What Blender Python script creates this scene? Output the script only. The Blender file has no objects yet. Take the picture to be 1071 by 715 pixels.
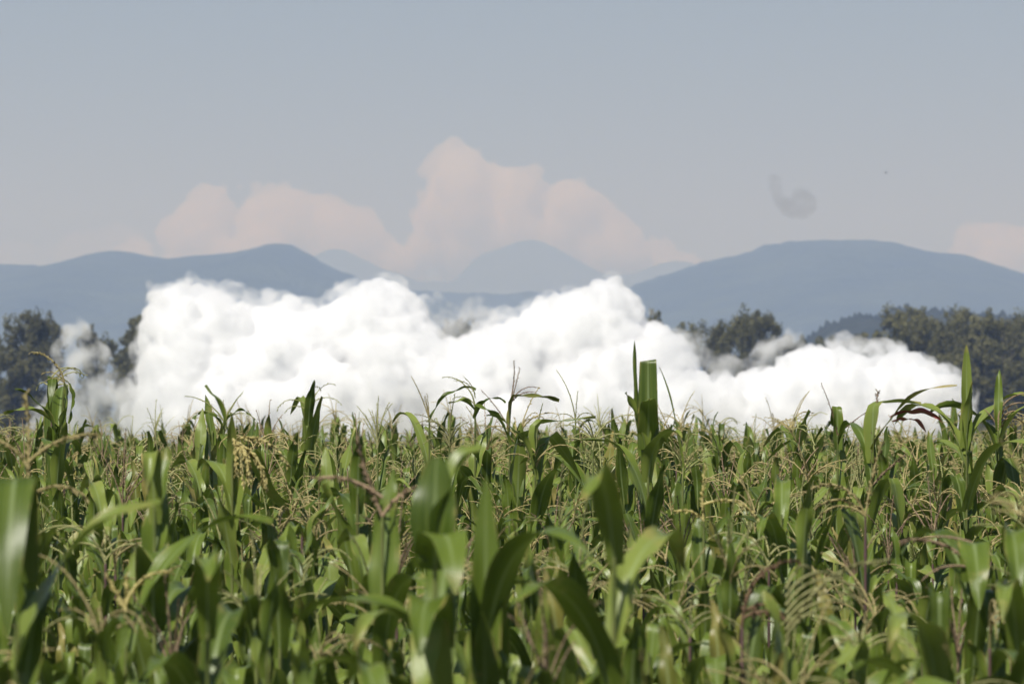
import bpy, math, random
import numpy as np
from mathutils import Vector, noise as mnoise

R = math.radians
scene = bpy.context.scene
COL = scene.collection

# ------------------------------------------------------------------ camera, light, exposure
F = 5950.0                 # focal length in photo pixels (1071 wide)
CZ = 2.6
PITCH = math.atan((432 - 357.5) / F)
cam_d = bpy.data.cameras.new("camera")
cam = bpy.data.objects.new("camera", cam_d)
COL.objects.link(cam)
cam_d.sensor_width = 36.0
cam_d.lens = 36.0 * F / 1071
cam_d.clip_start = 0.5
cam_d.clip_end = 200000
cam.location = (0, 0, CZ)
cam.rotation_euler = (R(90) + PITCH, 0, 0)
cam_d.dof.use_dof = True
cam_d.dof.focus_distance = 31.0
cam_d.dof.aperture_fstop = 10.0
scene.camera = cam

SUN_EL, SUN_AZ = 55.0, 30.0          # azimuth: degrees to the left of straight behind the camera
sv = Vector((-math.sin(R(SUN_AZ)) * math.cos(R(SUN_EL)), -math.cos(R(SUN_AZ)) * math.cos(R(SUN_EL)), math.sin(R(SUN_EL))))
sun_d = bpy.data.lights.new("sun", 'SUN')
sun_d.energy = 5.0
sun_d.angle = R(0.5)
sun_d.color = (1.0, 0.985, 0.965)
sun = bpy.data.objects.new("sun", sun_d)
COL.objects.link(sun)
sun.location = (-20, -20, 60)
sun.rotation_euler = (-sv).to_track_quat('-Z', 'Y').to_euler()

world = bpy.data.worlds.new("World")
scene.world = world
world.use_nodes = True
wt = world.node_tree
bg = wt.nodes["Background"]
sky = wt.nodes.new("ShaderNodeTexSky")
sky.sky_type = 'NISHITA'
sky.sun_disc = False
sky.sun_elevation = R(SUN_EL)
sky.sun_rotation = math.atan2(sv.x, sv.y)
sky.air_density = 0.7
sky.dust_density = 0.4
sky.ozone_density = 1.1
wt.links.new(sky.outputs[0], bg.inputs[0])
bg.inputs[1].default_value = 0.051

vs = scene.view_settings
vs.view_transform = 'Standard'
vs.look = 'None'
vs.exposure = 0.02
vs.gamma = 1.0
vs.use_curve_mapping = False
cy = scene.cycles
cy.use_denoising = True
cy.max_bounces = 50
cy.diffuse_bounces = 3
cy.glossy_bounces = 2
cy.transmission_bounces = 4
cy.volume_bounces = 48
cy.transparent_max_bounces = 12
cy.sample_clamp_indirect = 10

HAZE_DENSITY = 2.05e-4


# ------------------------------------------------------------------ helpers
def P(px, py, d):
    """Point seen at photo pixel (px, py) at the distance d."""
    xc, yc = (px - 535.5) / F, (357.5 - py) / F
    c, s = math.cos(PITCH), math.sin(PITCH)
    y = c - yc * s
    z = yc * c + s
    k = d / y
    return Vector((xc * k, d, CZ + z * k))


def zat(py, d):
    return P(535.5, py, d).z


def link(o, parent=None):
    COL.objects.link(o)
    if parent:
        o.parent = parent
    return o


def tag(o, label=None, cat=None, group=None, kind=None):
    if label: o["label"] = label
    if cat: o["category"] = cat
    if group: o["group"] = group
    if kind: o["kind"] = kind
    return o


def empty(name, loc=(0, 0, 0), rz=0):
    o = bpy.data.objects.new(name, None)
    o.empty_display_size = 0.2
    o.location = loc
    o.rotation_euler = (0, 0, rz)
    return link(o)


class G:
    """Quads and their per-vertex data (u across, v along, rnd)."""
    def __init__(self):
        self.v, self.f, self.a = [], [], []

    def arrays(self):
        return (np.array(self.v, dtype=np.float32).reshape(-1, 3), np.array(self.f, dtype=np.int32).reshape(-1, 4),
                np.array(self.a, dtype=np.float32).reshape(-1, 3))


def mesh_from_arrays(name, v, f, a=None, mats=(), mat_idx=None, smooth=True):
    """f: (n,4) quads; a quad whose last index is repeated is kept as a triangle elsewhere."""
    me = bpy.data.meshes.new(name)
    n = len(f)
    k = f.shape[1]
    me.vertices.add(len(v))
    me.vertices.foreach_set("co", np.ascontiguousarray(v, dtype=np.float32).ravel())
    me.loops.add(n * k)
    me.loops.foreach_set("vertex_index", np.ascontiguousarray(f, dtype=np.int32).ravel())
    me.polygons.add(n)
    me.polygons.foreach_set("loop_start", np.arange(0, n * k, k, dtype=np.int32))
    me.polygons.foreach_set("loop_total", np.full(n, k, dtype=np.int32))
    me.polygons.foreach_set("use_smooth", np.full(n, smooth, dtype=bool))
    for m in mats:
        me.materials.append(m)
    if mat_idx is not None:
        me.polygons.foreach_set("material_index", np.ascontiguousarray(mat_idx, dtype=np.int32))
    if a is not None:
        at = me.attributes.new("dat", 'FLOAT_VECTOR', 'POINT')
        at.data.foreach_set("vector", np.ascontiguousarray(a, dtype=np.float32).ravel())
    me.update(calc_edges=True)
    return me


def obj_from(name, g, mat, parent=None):
    v, f, a = g.arrays()
    return link(bpy.data.objects.new(name, mesh_from_arrays(name, v, f, a, [mat])), parent)


# ------------------------------------------------------------------ materials
class NT:
    def __init__(self, name):
        self.m = bpy.data.materials.new(name)
        self.m.use_nodes = True
        self.t = self.m.node_tree
        self.t.nodes.clear()
        self.out = self.t.nodes.new("ShaderNodeOutputMaterial")

    def n(self, typ, **kw):
        nd = self.t.nodes.new(typ)
        for k, v in kw.items():
            setattr(nd, k, v)
        return nd

    def l(self, a, b):
        self.t.links.new(a, b)

    def math(self, op, a, b=None, clamp=False):
        nd = self.n("ShaderNodeMath", operation=op, use_clamp=clamp)
        for i, x in enumerate((a, b)):
            if x is None: continue
            if isinstance(x, (int, float)): nd.inputs[i].default_value = x
            else: self.l(x, nd.inputs[i])
        return nd.outputs[0]

    def mix(self, fac, a, b):
        nd = self.n("ShaderNodeMix", data_type='RGBA')
        for s, x in ((nd.inputs[0], fac), (nd.inputs[6], a), (nd.inputs[7], b)):
            if isinstance(x, (int, float)): s.default_value = x
            elif isinstance(x, tuple): s.default_value = (*x, 1)
            else: self.l(x, s)
        return nd.outputs[2]

    def ramp(self, fac, stops):
        nd = self.n("ShaderNodeValToRGB")
        e = nd.color_ramp.elements
        while len(e) < len(stops): e.new(0.5)
        for el, (p, c) in zip(e, stops):
            el.position = p
            el.color = (*c, 1) if isinstance(c, tuple) else (c, c, c, 1)
        self.l(fac, nd.inputs[0])
        return nd.outputs[0]

    def noise(self, scale, detail=3, vec=None, rough=0.5):
        nd = self.n("ShaderNodeTexNoise")
        nd.inputs["Scale"].default_value = scale
        nd.inputs["Detail"].default_value = detail
        nd.inputs["Roughness"].default_value = rough
        if vec is not None: self.l(vec, nd.inputs["Vector"])
        return nd.outputs[0]


def leaf_material(name, dark, mid, light, dry, dry_amt=0.12, trans=0.17):
    t = NT(name)
    at = t.n("ShaderNodeAttribute", attribute_name="dat")
    sep = t.n("ShaderNodeSeparateXYZ")
    t.l(at.outputs["Vector"], sep.inputs[0])
    u, v, rn = sep.outputs
    oi = t.n("ShaderNodeObjectInfo")
    r = t.math('FRACT', t.math('ADD', rn, oi.outputs["Random"]))
    base = t.ramp(r, [(0.0, dark), (0.5, mid), (1.0, light)])
    # parallel veins along the blade
    comb = t.n("ShaderNodeCombineXYZ")
    t.l(t.math('MULTIPLY', u, 26.0), comb.inputs[0])
    t.l(t.math('MULTIPLY', v, 1.6), comb.inputs[1])
    t.l(t.math('MULTIPLY', rn, 40.0), comb.inputs[2])
    vein = t.noise(1.0, 2, comb.outputs[0])
    base = t.mix(t.math('MULTIPLY', t.math('SUBTRACT', vein, 0.42, True), 1.5, True), base, light)
    # blotches of yellowing, more toward the tip
    geo = t.n("ShaderNodeTexCoord")
    blotch = t.noise(9.0, 4, geo.outputs["Object"], 0.6)
    tip = t.math('MULTIPLY', t.math('POWER', v, 3.0), t.math('MULTIPLY', r, 0.3))
    dryf = t.math('MULTIPLY', t.math('SUBTRACT', t.math('ADD', blotch, tip), 0.70 - dry_amt * 0.4, True), 4.0, True)
    base = t.mix(dryf, base, dry)
    mid_d = t.math('ABSOLUTE', t.math('SUBTRACT', u, 0.5))
    # frayed brown margins here and there
    edge = t.math('MULTIPLY', t.math('SUBTRACT', mid_d, 0.40, True), 9.0, True)
    edge = t.math('MULTIPLY', edge, t.math('MULTIPLY', t.math('SUBTRACT', t.noise(14.0, 3, geo.outputs["Object"]), 0.5, True), 6.0, True))
    base = t.mix(edge, base, dry)
    # pale midrib
    rib = t.math('SUBTRACT', 1.0, t.math('MULTIPLY', mid_d, 11.0), True)
    rib = t.math('MULTIPLY', rib, t.math('SUBTRACT', 1.1, v, True))
    base = t.mix(t.math('MULTIPLY', rib, 0.9), base, (0.32, 0.40, 0.17))
    pb = t.n("ShaderNodeBsdfPrincipled")
    t.l(base, pb.inputs["Base Color"])
    pb.inputs["Roughness"].default_value = 0.36
    pb.inputs["Specular IOR Level"].default_value = 0.45
    bump = t.n("ShaderNodeBump")
    bump.inputs["Strength"].default_value = 0.25
    bump.inputs["Distance"].default_value = 0.004
    t.l(vein, bump.inputs["Height"])
    t.l(bump.outputs[0], pb.inputs["Normal"])
    tr = t.n("ShaderNodeBsdfTranslucent")
    t.l(t.mix(0.5, base, (0.14, 0.24, 0.02)), tr.inputs[0])
    ms = t.n("ShaderNodeMixShader")
    ms.inputs[0].default_value = trans
    t.l(pb.outputs[0], ms.inputs[1])
    t.l(tr.outputs[0], ms.inputs[2])
    t.l(ms.outputs[0], t.out.inputs[0])
    return t.m


def simple_material(name, c1, c2, scale, rough=0.7, detail=4, c3=None, spec=0.3, trans=0.0):
    t = NT(name)
    geo = t.n("ShaderNodeTexCoord")
    nz = t.noise(scale, detail, geo.outputs["Object"], 0.6)
    stops = [(0.3, c1), (0.7, c2)] if c3 is None else [(0.28, c1), (0.5, c2), (0.74, c3)]
    base = t.ramp(nz, stops)
    oi = t.n("ShaderNodeObjectInfo")
    hs = t.n("ShaderNodeHueSaturation")
    t.l(base, hs.inputs["Color"])
    t.l(t.math('ADD', 0.8, t.math('MULTIPLY', oi.outputs["Random"], 0.4)), hs.inputs["Value"])
    pb = t.n("ShaderNodeBsdfPrincipled")
    t.l(hs.outputs[0], pb.inputs["Base Color"])
    pb.inputs["Roughness"].default_value = rough
    pb.inputs["Specular IOR Level"].default_value = spec
    sh = pb.outputs[0]
    if trans:
        tr = t.n("ShaderNodeBsdfTranslucent")
        t.l(hs.outputs[0], tr.inputs[0])
        ms = t.n("ShaderNodeMixShader")
        ms.inputs[0].default_value = trans
        t.l(sh, ms.inputs[1])
        t.l(tr.outputs[0], ms.inputs[2])
        sh = ms.outputs[0]
    t.l(sh, t.out.inputs[0])
    return t.m


M_leaf = leaf_material("corn_leaf", (0.052, 0.088, 0.009), (0.124, 0.182, 0.021), (0.238, 0.294, 0.060), (0.40, 0.34, 0.11))
M_leaf_yellow = leaf_material("corn_leaf_yellowing", (0.14, 0.16, 0.03), (0.20, 0.20, 0.04), (0.24, 0.22, 0.05), (0.42, 0.34, 0.12), 0.5)
M_leaf_red = leaf_material("corn_leaf_red", (0.30, 0.035, 0.045), (0.38, 0.05, 0.06), (0.42, 0.09, 0.08), (0.30, 0.14, 0.08), 0.05, 0.3)
M_stalk = simple_material("corn_stalk", (0.085, 0.12, 0.03), (0.15, 0.18, 0.05), 7.0, 0.5, c3=(0.19, 0.19, 0.07))
M_stalk_purple = simple_material("corn_stalk_purple", (0.085, 0.05, 0.055), (0.16, 0.095, 0.09), 6.0, 0.5, c3=(0.15, 0.16, 0.06))
M_t = {
    'straw': simple_material("tassel_straw", (0.42, 0.35, 0.15), (0.58, 0.49, 0.24), 30.0, 0.8, trans=0.25),
    'pink': simple_material("tassel_pinkish", (0.36, 0.25, 0.16), (0.50, 0.37, 0.24), 30.0, 0.8, trans=0.25),
    'green': simple_material("tassel_greenish", (0.32, 0.34, 0.12), (0.46, 0.46, 0.20), 30.0, 0.8, trans=0.25),
    'golden': simple_material("tassel_golden", (0.72, 0.62, 0.24), (0.84, 0.75, 0.36), 30.0, 0.8, trans=0.4),
    'brown': simple_material("tassel_brown", (0.14, 0.085, 0.05), (0.26, 0.17, 0.10), 30.0, 0.8, trans=0.2),
    'pale': simple_material("tassel_pale", (0.42, 0.42, 0.17), (0.56, 0.54, 0.26), 30.0, 0.8, trans=0.3),
}
M_husk = simple_material("ear_husk", (0.12, 0.17, 0.04), (0.24, 0.28, 0.09), 12.0, 0.6)
M_silk = simple_material("ear_silk", (0.16, 0.07, 0.03), (0.30, 0.16, 0.06), 40.0, 0.7)

# ------------------------------------------------------------------ haze (the air between here and the mountains)
def box_mesh(name, x0, x1, y0, y1, z0, z1):
    v = np.array([(x, y, z) for z in (z0, z1) for y in (y0, y1) for x in (x0, x1)], dtype=np.float32)
    f = np.array([(0, 2, 3, 1), (4, 5, 7, 6), (0, 1, 5, 4), (2, 6, 7, 3), (0, 4, 6, 2), (1, 3, 7, 5)], dtype=np.int32)
    return mesh_from_arrays(name, v, f, smooth=False)


t = NT("haze_air")
pv = t.n("ShaderNodeVolumePrincipled")
pv.inputs["Color"].default_value = (0.415, 0.565, 0.955, 1)
pv.inputs["Absorption Color"].default_value = (0.88, 0.70, 0.0, 1)
pv.inputs["Density"].default_value = HAZE_DENSITY
pv.inputs["Anisotropy"].default_value = 0.0
t.l(pv.outputs[0], t.out.inputs["Volume"])
hz_me = box_mesh("haze", -9000, 9000, -1500, 21500, -3, 760)
hz_me.materials.append(t.m)
tag(link(bpy.data.objects.new("haze", hz_me)), "thin bluish haze in the air before the mountains", None, None, "stuff")

# ------------------------------------------------------------------ ground
t = NT("ground_soil")
geo = t.n("ShaderNodeTexCoord")
nz = t.noise(0.35, 6, geo.outputs["Object"], 0.62)
nz2 = t.noise(0.012, 4, geo.outputs["Object"], 0.6)
soil = t.ramp(nz, [(0.3, (0.07, 0.055, 0.035)), (0.55, (0.12, 0.11, 0.05)), (0.8, (0.10, 0.12, 0.04))])
grass = t.ramp(nz2, [(0.35, (0.10, 0.12, 0.045)), (0.6, (0.17, 0.16, 0.075))])
sepg = t.n("ShaderNodeSeparateXYZ")
t.l(geo.outputs["Object"], sepg.inputs[0])
far = t.math('MULTIPLY', t.math('SUBTRACT', sepg.outputs[1], 70.0), 0.2, True)
pb = t.n("ShaderNodeBsdfPrincipled")
t.l(t.mix(far, soil, grass), pb.inputs["Base Color"])
pb.inputs["Roughness"].default_value = 0.95
pb.inputs["Specular IOR Level"].default_value = 0.1
t.l(pb.outputs[0], t.out.inputs[0])
M_ground = t.m
gx = np.linspace(-8500, 8500, 18)
gyv = np.array([-1200, -200, 0, 50, 135, 140, 300, 700, 1500, 3000, 6000, 10000, 15000, 21000], dtype=float)
gv = np.array([(x, y, 0) for y in gyv for x in gx], dtype=np.float32)
nx = len(gx)
gf = np.array([(j * nx + i, j * nx + i + 1, (j + 1) * nx + i + 1, (j + 1) * nx + i) for j in range(len(gyv) - 1) for i in range(nx - 1)], dtype=np.int32)
tag(link(bpy.data.objects.new("ground", mesh_from_arrays("ground", gv, gf, None, [M_ground]))), "flat farmland soil and grass under the corn field", None, None, "structure")


# ------------------------------------------------------------------ mountains
def forest_material(name, c1, c2, scale):
    t = NT(name)
    geo = t.n("ShaderNodeTexCoord")
    nz = t.noise(scale, 8, geo.outputs["Object"], 0.62)
    pb = t.n("ShaderNodeBsdfPrincipled")
    t.l(t.ramp(nz, [(0.35, c1), (0.66, c2)]), pb.inputs["Base Color"])
    pb.inputs["Roughness"].default_value = 1.0
    pb.inputs["Specular IOR Level"].default_value = 0.0
    bp = t.n("ShaderNodeBump")
    bp.inputs["Strength"].default_value = 0.7
    bp.inputs["Distance"].default_value = 30.0
    t.l(t.noise(scale * 3, 6, geo.outputs["Object"], 0.65), bp.inputs["Height"])
    t.l(bp.outputs[0], pb.inputs["Normal"])
    t.l(pb.outputs[0], t.out.inputs[0])
    return t.m


M_forest = forest_material("mountain_forest", (0.012, 0.022, 0.014), (0.060, 0.078, 0.042), 0.009)


def mountain(name, label, d, prof, depth, rough, mat, fuzz=0.0, step=5, sink=0.0, seed=0):
    """A ridge whose crest follows prof [(px, py) ...] as seen from the field, with slopes before and behind it."""
    xs = np.arange(prof[0][0], prof[-1][0] + step, step)
    px = np.array([p[0] for p in prof], float)
    py = np.array([p[1] for p in prof], float)
    # smooth (monotone-ish) interpolation
    crest = np.interp(xs, px, py)
    k = np.array([1, 2, 3, 2, 1]) / 9
    pad = np.pad(crest, 2, mode='edge')
    crest = np.convolve(pad, k, 'valid')
    crest = crest + np.array([1.8 * mnoise.noise(Vector((x * .045, seed, .5))) + .9 * mnoise.noise(Vector((x * .17, seed, 7.5))) for x in xs]) * (2.0 if d < 5000 else 1.0)
    rows = 26
    v = []
    for j in range(-rows, rows // 2 + 1):
        q = abs(j) / rows if j < 0 else abs(j) / (rows // 2)
        for i, x in enumerate(xs):
            top = P(x, crest[i], d)
            y = top.y + (j / rows) * depth
            prof_h = (math.cos(q * math.pi) * 0.5 + 0.5) ** 1.15
            nzv = mnoise.fractal(Vector((top.x / depth * 3 + seed, y / depth * 3, seed)), 1.0, 2.0, 5)
            h = (top.z) * prof_h * (1 + rough * nzv * min(1, (q * 1.7) ** 1.6))
            if fuzz and j in (0,):
                h += fuzz * max(0, mnoise.noise(Vector((x * 0.31, seed, 3.3)))) + fuzz * 0.5 * random.random()
            v.append((top.x * (y / top.y if False else 1), y, h - sink))
    n = len(xs)
    nr = rows + rows // 2 + 1
    f = [(j * n + i, j * n + i + 1, (j + 1) * n + i + 1, (j + 1) * n + i) for j in range(nr - 1) for i in range(n - 1)]
    me = mesh_from_arrays(name, np.array(v, np.float32), np.array(f, np.int32), None, [mat])
    return tag(link(bpy.data.objects.new(name, me)), label, None, None, "structure")


random.seed(4)
mountain("mountain", "long hazy blue wooded ridge rising to a pointed summit above the steam", 8800,
         [(-700, 330), (-300, 300), (-60, 284), (0, 277), (30, 278), (60, 279), (85, 271), (105, 265), (125, 264), (150, 268), (185, 271), (230, 267),
          (268, 263), (284, 257), (294, 255), (306, 258), (325, 268), (350, 281), (375, 291), (410, 312), (450, 335), (500, 362), (560, 395), (640, 425)],
         3000, 0.35, M_forest, 4, seed=1.7)
mountain("mountain", "broad round topped blue mountain above the trees and steam", 9000,
         [(420, 428), (520, 395), (600, 340), (640, 312), (668, 296), (700, 287), (740, 274), (775, 266), (800, 258), (825, 254), (860, 252), (900, 252),
          (930, 256), (955, 264), (985, 266), (1010, 273), (1040, 284), (1071, 293), (1150, 310), (1300, 325), (1700, 360)],
         3200, 0.3, M_forest, 4, seed=5.1)
mountain("mountain", "low even blue ridge behind the gap in the steam", 11000,
         [(250, 330), (330, 308), (400, 304), (440, 305), (500, 308), (560, 306), (620, 305), (680, 308), (760, 330)], 2600, 0.2, M_forest, 3, seed=8.2)
mountain("mountain", "faintest peak barely darker than the clouds behind it", 19000,
         [(300, 285), (340, 262), (360, 262), (400, 280), (440, 296), (475, 297), (495, 270), (520, 260), (545, 252), (565, 252), (590, 264), (615, 278), (640, 290),
          (668, 284), (700, 272), (725, 275), (760, 300)], 2200, 0.15, M_forest, 3, seed=9.4)
M_hill = forest_material("hill_wood", (0.030, 0.036, 0.022), (0.075, 0.078, 0.045), 0.035)
mountain("wooded_hill", "low dark wooded hill just behind the tree line", 2600,
         [(820, 385), (850, 352), (868, 341), (890, 334), (920, 329), (950, 327), (990, 328), (1030, 332), (1071, 337), (1150, 352), (1300, 390)],
         700, 0.2, M_hill, 5, step=2, seed=3.3)

# ------------------------------------------------------------------ clouds and steam: closed puffy hulls filled with vapour
def inside(poly, x, y):
    c = False
    n = len(poly)
    for i in range(n):
        x1, y1 = poly[i]; x2, y2 = poly[(i + 1) % n]
        if (y1 > y) != (y2 > y) and x < (x2 - x1) * (y - y1) / (y2 - y1) + x1:
            c = not c
    return c


def edge_dist(poly, x, y):
    b = 1e9
    n = len(poly)
    for i in range(n):
        x1, y1 = poly[i]; x2, y2 = poly[(i + 1) % n]
        dx, dy = x2 - x1, y2 - y1
        t_ = max(0, min(1, ((x - x1) * dx + (y - y1) * dy) / max(dx * dx + dy * dy, 1e-9)))
        b = min(b, math.hypot(x - x1 - t_ * dx, y - y1 - t_ * dy))
    return b


ICO = None
def ico():
    global ICO
    if ICO is None:
        import bmesh
        bm = bmesh.new()
        bmesh.ops.create_icosphere(bm, subdivisions=2, radius=1.0)
        ICO = (np.array([v.co[:] for v in bm.verts], np.float32), np.array([[v.index for v in f.verts] for f in bm.faces], np.int32))
        bm.free()
    return ICO


def puffs(poly, rng, d, rmax, rmin, n_core, depth_amp, levels=2, kids=9, slope=0.0):
    """Spheres that fill the outline poly (photo pixels at the distance d) with cauliflower lumps on lumps."""
    k = d / F
    xs = [p[0] for p in poly]; ys = [p[1] for p in poly]
    core = []
    tries = 0
    while len(core) < n_core and tries < n_core * 80:
        tries += 1
        x, y = rng.uniform(min(xs), max(xs)), rng.uniform(min(ys), max(ys))
        if not inside(poly, x, y): continue
        e = edge_dist(poly, x, y)
        r = min(rmax, e) * rng.uniform(0.78, 0.95)
        if r < rmin or (e > rmax * 1.8 and rng.random() < 0.5): continue
        p = P(x, y, d)
        amp = depth_amp * min(1, e / (rmax * 1.6))
        p = Vector((p.x, p.y + rng.uniform(-1, 1) * amp + slope * (y - min(ys)) / (max(ys) - min(ys)), p.z))
        core.append((p, r * k))
    out = list(core)
    cur = core
    for lv in range(levels):
        nxt = []
        for p, r in cur:
            for _ in range(kids):
                dv = Vector((rng.gauss(0, 1), rng.gauss(0, 1) * 0.9, rng.gauss(0, 1))).normalized()
                rr = r * rng.uniform(0.22, 0.42)
                c = p + dv * (r * rng.uniform(0.82, 0.98))
                nxt.append((c, rr))
        out += nxt
        cur = nxt
        kids = max(3, kids - 4)
    return out


def hull(name, spheres, voxel, disp, disp_scale, mat, parent=None, zfloor=None, seed=0, ys=1.0):
    V, Fc = ico()
    nv = len(V)
    v = np.concatenate([V * r + np.array(c[:], np.float32) for c, r in spheres])
    f = np.concatenate([Fc + i * nv for i in range(len(spheres))])
    if zfloor is not None:
        v[:, 2] = np.maximum(v[:, 2], zfloor)
    cen = v.mean(axis=0)
    me = mesh_from_arrays(name, v - cen, f)
    o = bpy.data.objects.new(name, me)
    COL.objects.link(o)
    def apply(o, setup):
        setup()
        dg = bpy.context.evaluated_depsgraph_get()
        dg.update()
        m = bpy.data.meshes.new_from_object(o.evaluated_get(dg))
        o.modifiers.clear()
        old = o.data
        o.data = m
        bpy.data.meshes.remove(old)
    def s1():
        md = o.modifiers.new("r", 'REMESH')
        md.mode = 'VOXEL'; md.voxel_size = voxel; md.use_smooth_shade = True
    apply(o, s1)
    def s2():
        md = o.modifiers.new("s", 'SMOOTH'); md.iterations = 2; md.factor = 0.5
        for sc_, st in ((disp_scale, disp), (disp_scale * 0.4, disp * 0.5), (disp_scale * 0.17, disp * 0.30)):
            tx = bpy.data.textures.new("n", 'CLOUDS'); tx.noise_scale = sc_; tx.noise_depth = 3
            md = o.modifiers.new("d", 'DISPLACE'); md.texture = tx; md.strength = st; md.mid_level = 0.5
            md.texture_coords = 'LOCAL'
    apply(o, s2)
    apply(o, s1)
    def s3():
        md = o.modifiers.new("s", 'SMOOTH'); md.iterations = 1; md.factor = 0.5
    apply(o, s3)
    o.data.materials.clear()
    o.data.materials.append(mat)
    o.data.polygons.foreach_set("use_smooth", np.ones(len(o.data.polygons), dtype=bool))
    o.name = name; o.data.name = name
    if parent:
        o.parent = parent
        o.location = Vector(cen) - parent.location
    else:
        o.location = cen
    return o


def vapour(name, density, color, skin, skin_scale, skin_lo=0.5, skin_color=(0.9, 0.9, 0.9), het=None, aniso=0.0):
    """Vapour: an even (or, with het, patchy) scattering volume, with a faint broken film where it meets the clear air."""
    t = NT(name)
    pv = t.n("ShaderNodeVolumePrincipled")
    pv.inputs["Color"].default_value = (*color, 1)
    pv.inputs["Anisotropy"].default_value = aniso
    geo = t.n("ShaderNodeTexCoord")
    if het:
        sc_, lo, hi = het
        nz = t.noise(sc_, 4, geo.outputs["Object"], 0.6)
        dn = t.math('MULTIPLY', t.math('DIVIDE', t.math('SUBTRACT', nz, lo, True), hi - lo, True), density)
        t.l(dn, pv.inputs["Density"])
    else:
        pv.inputs["Density"].default_value = density
    t.l(pv.outputs[0], t.out.inputs["Volume"])
    tb = t.n("ShaderNodeBsdfTransparent")
    df = t.n("ShaderNodeBsdfTranslucent")
    df.inputs[0].default_value = (*skin_color, 1)
    ms = t.n("ShaderNodeMixShader")
    nz = t.noise(skin_scale, 4, geo.outputs["Object"], 0.6)
    t.l(t.math('MULTIPLY', t.math('SUBTRACT', nz, skin_lo, True), skin), ms.inputs[0])
    t.l(tb.outputs[0], ms.inputs[1])
    t.l(df.outputs[0], ms.inputs[2])
    t.l(ms.outputs[0], t.out.inputs["Surface"])
    return t.m


rng = random.Random(11)
# --- far cumulus, beyond the haze
DCL = 30000.0
M_cloud = vapour("cumulus_vapour", 0.016, (1.0, 0.995, 0.985), 0.15, 0.002)
M_cloud_thin = vapour("thin_cloud_vapour", 0.0018, (1.0, 0.995, 0.985), 0.15, 0.002)
CL1 = [(428, 300), (424, 250), (430, 205), (436, 180), (452, 158), (470, 140), (486, 140), (498, 154), (515, 166), (545, 168), (572, 172), (600, 180), (622, 195), (640, 208),
       (662, 228), (690, 246), (715, 262), (745, 276), (745, 300)]
CL2 = [(120, 300), (110, 262), (150, 240), (182, 222), (198, 203), (222, 192), (262, 188), (300, 190), (335, 200), (368, 210), (392, 222), (412, 240), (440, 258), (470, 280), (480, 300)]
CL4 = [(-60, 300), (-50, 262), (0, 248), (40, 252), (85, 240), (130, 232), (160, 238), (190, 262), (210, 300)]
CL3 = [(985, 300), (990, 240), (1010, 230), (1035, 228), (1060, 236), (1085, 240), (1130, 236), (1170, 262), (1180, 300)]
for nm, poly, lab, nc in (("cumulus_cloud", CL1, "tall pale pinkish cumulus cloud towering behind the faint middle peak", 60),
                          ("cumulus_cloud", CL2, "wide low pinkish cumulus cloud above the pointed ridge", 60),
                          ("cumulus_cloud", CL4, "long thin bank of cloud low over the far end of the pointed ridge", 30),
                          ("cumulus_cloud", CL3, "small faint cumulus cloud at the shoulder of the round mountain", 25)):
    sp = puffs(poly, rng, DCL, 28, 4, nc * 2, 250, levels=2, kids=9)
    tag(hull(nm, sp, 13.0, 60.0, 150.0, M_cloud_thin if poly is CL4 else M_cloud), lab, "cloud", "far cumulus clouds")

# --- the steam over the field
DST = 500.0
ST = empty("steam_cloud", (0, DST, 0))
tag(ST, "long billowing bank of bright white steam lying between the corn field and the trees", "steam cloud")
M_steam = vapour("steam_vapour", 2.0, (0.991, 0.9925, 0.995), 0.5, 0.55)
M_wisp = vapour("steam_wisp_vapour", 1.5, (1.0, 1.0, 1.0), 0.03, 0.4, het=(0.5, 0.465, 0.76))
M_veil = vapour("steam_veil_vapour", 1.3, (0.99, 0.992, 0.995), 0.02, 0.4, het=(0.75, 0.45, 0.70))
YB = 486
BODY = [(140, YB), (146, 400), (150, 350), (152, 318), (160, 303), (180, 300), (200, 296), (222, 302), (238, 304), (252, 318), (268, 322), (284, 314), (302, 308), (318, 318),
        (340, 320), (352, 308), (372, 296), (392, 292), (412, 294), (430, 304), (446, 316), (452, 335), (462, 352), (480, 356), (492, 348), (508, 338), (532, 340), (545, 330),
        (552, 318), (566, 308), (585, 306), (602, 302), (618, 294), (634, 288), (648, 292), (660, 304), (668, 322), (682, 338), (700, 344), (716, 352), (724, 372), (730, 392),
        (748, 396), (772, 390), (798, 388), (818, 370), (834, 356), (850, 356), (868, 366), (890, 366), (912, 360), (936, 360), (956, 368), (976, 378), (996, 392), (1008, 408),
        (1014, 425), (1016, YB)]
BODY = [(x, y - 1) for x, y in BODY]
sp = puffs(BODY, rng, DST, 34, 4, 760, 2.6, levels=2, kids=8, slope=-10.0)
hull("steam_billow", sp, 0.13, 0.45, 2.0, M_steam, ST, zfloor=0.05)
VEIL = [(126, YB), (130, 390), (140, 330), (146, 296), (170, 284), (235, 288), (285, 300), (340, 304), (372, 280), (412, 278), (450, 304), (464, 340), (482, 350), (510, 320), (548, 312), (570, 298),
        (604, 292), (632, 280), (652, 284), (672, 312), (700, 334), (726, 352), (742, 386), (800, 378), (836, 346), (920, 348), (980, 372), (1018, 402), (1024, YB)]
hull("steam_veil", puffs(VEIL, rng, DST, 30, 5, 260, 3.6, levels=1, kids=7, slope=-13.0), 0.25, 0.8, 2.0, M_veil, ST, zfloor=0.05)
W1 = [(20, YB), (28, 430), (44, 405), (54, 382), (50, 352), (62, 336), (72, 322), (92, 328), (104, 350), (118, 362), (126, 382), (142, 396), (152, 402), (156, YB)]
hull("steam_wisp", puffs(W1, rng, DST - 2, 30, 8, 60, 2.5, levels=1, kids=4), 0.22, 1.5, 2.6, M_wisp, ST, zfloor=0.05)
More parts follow.
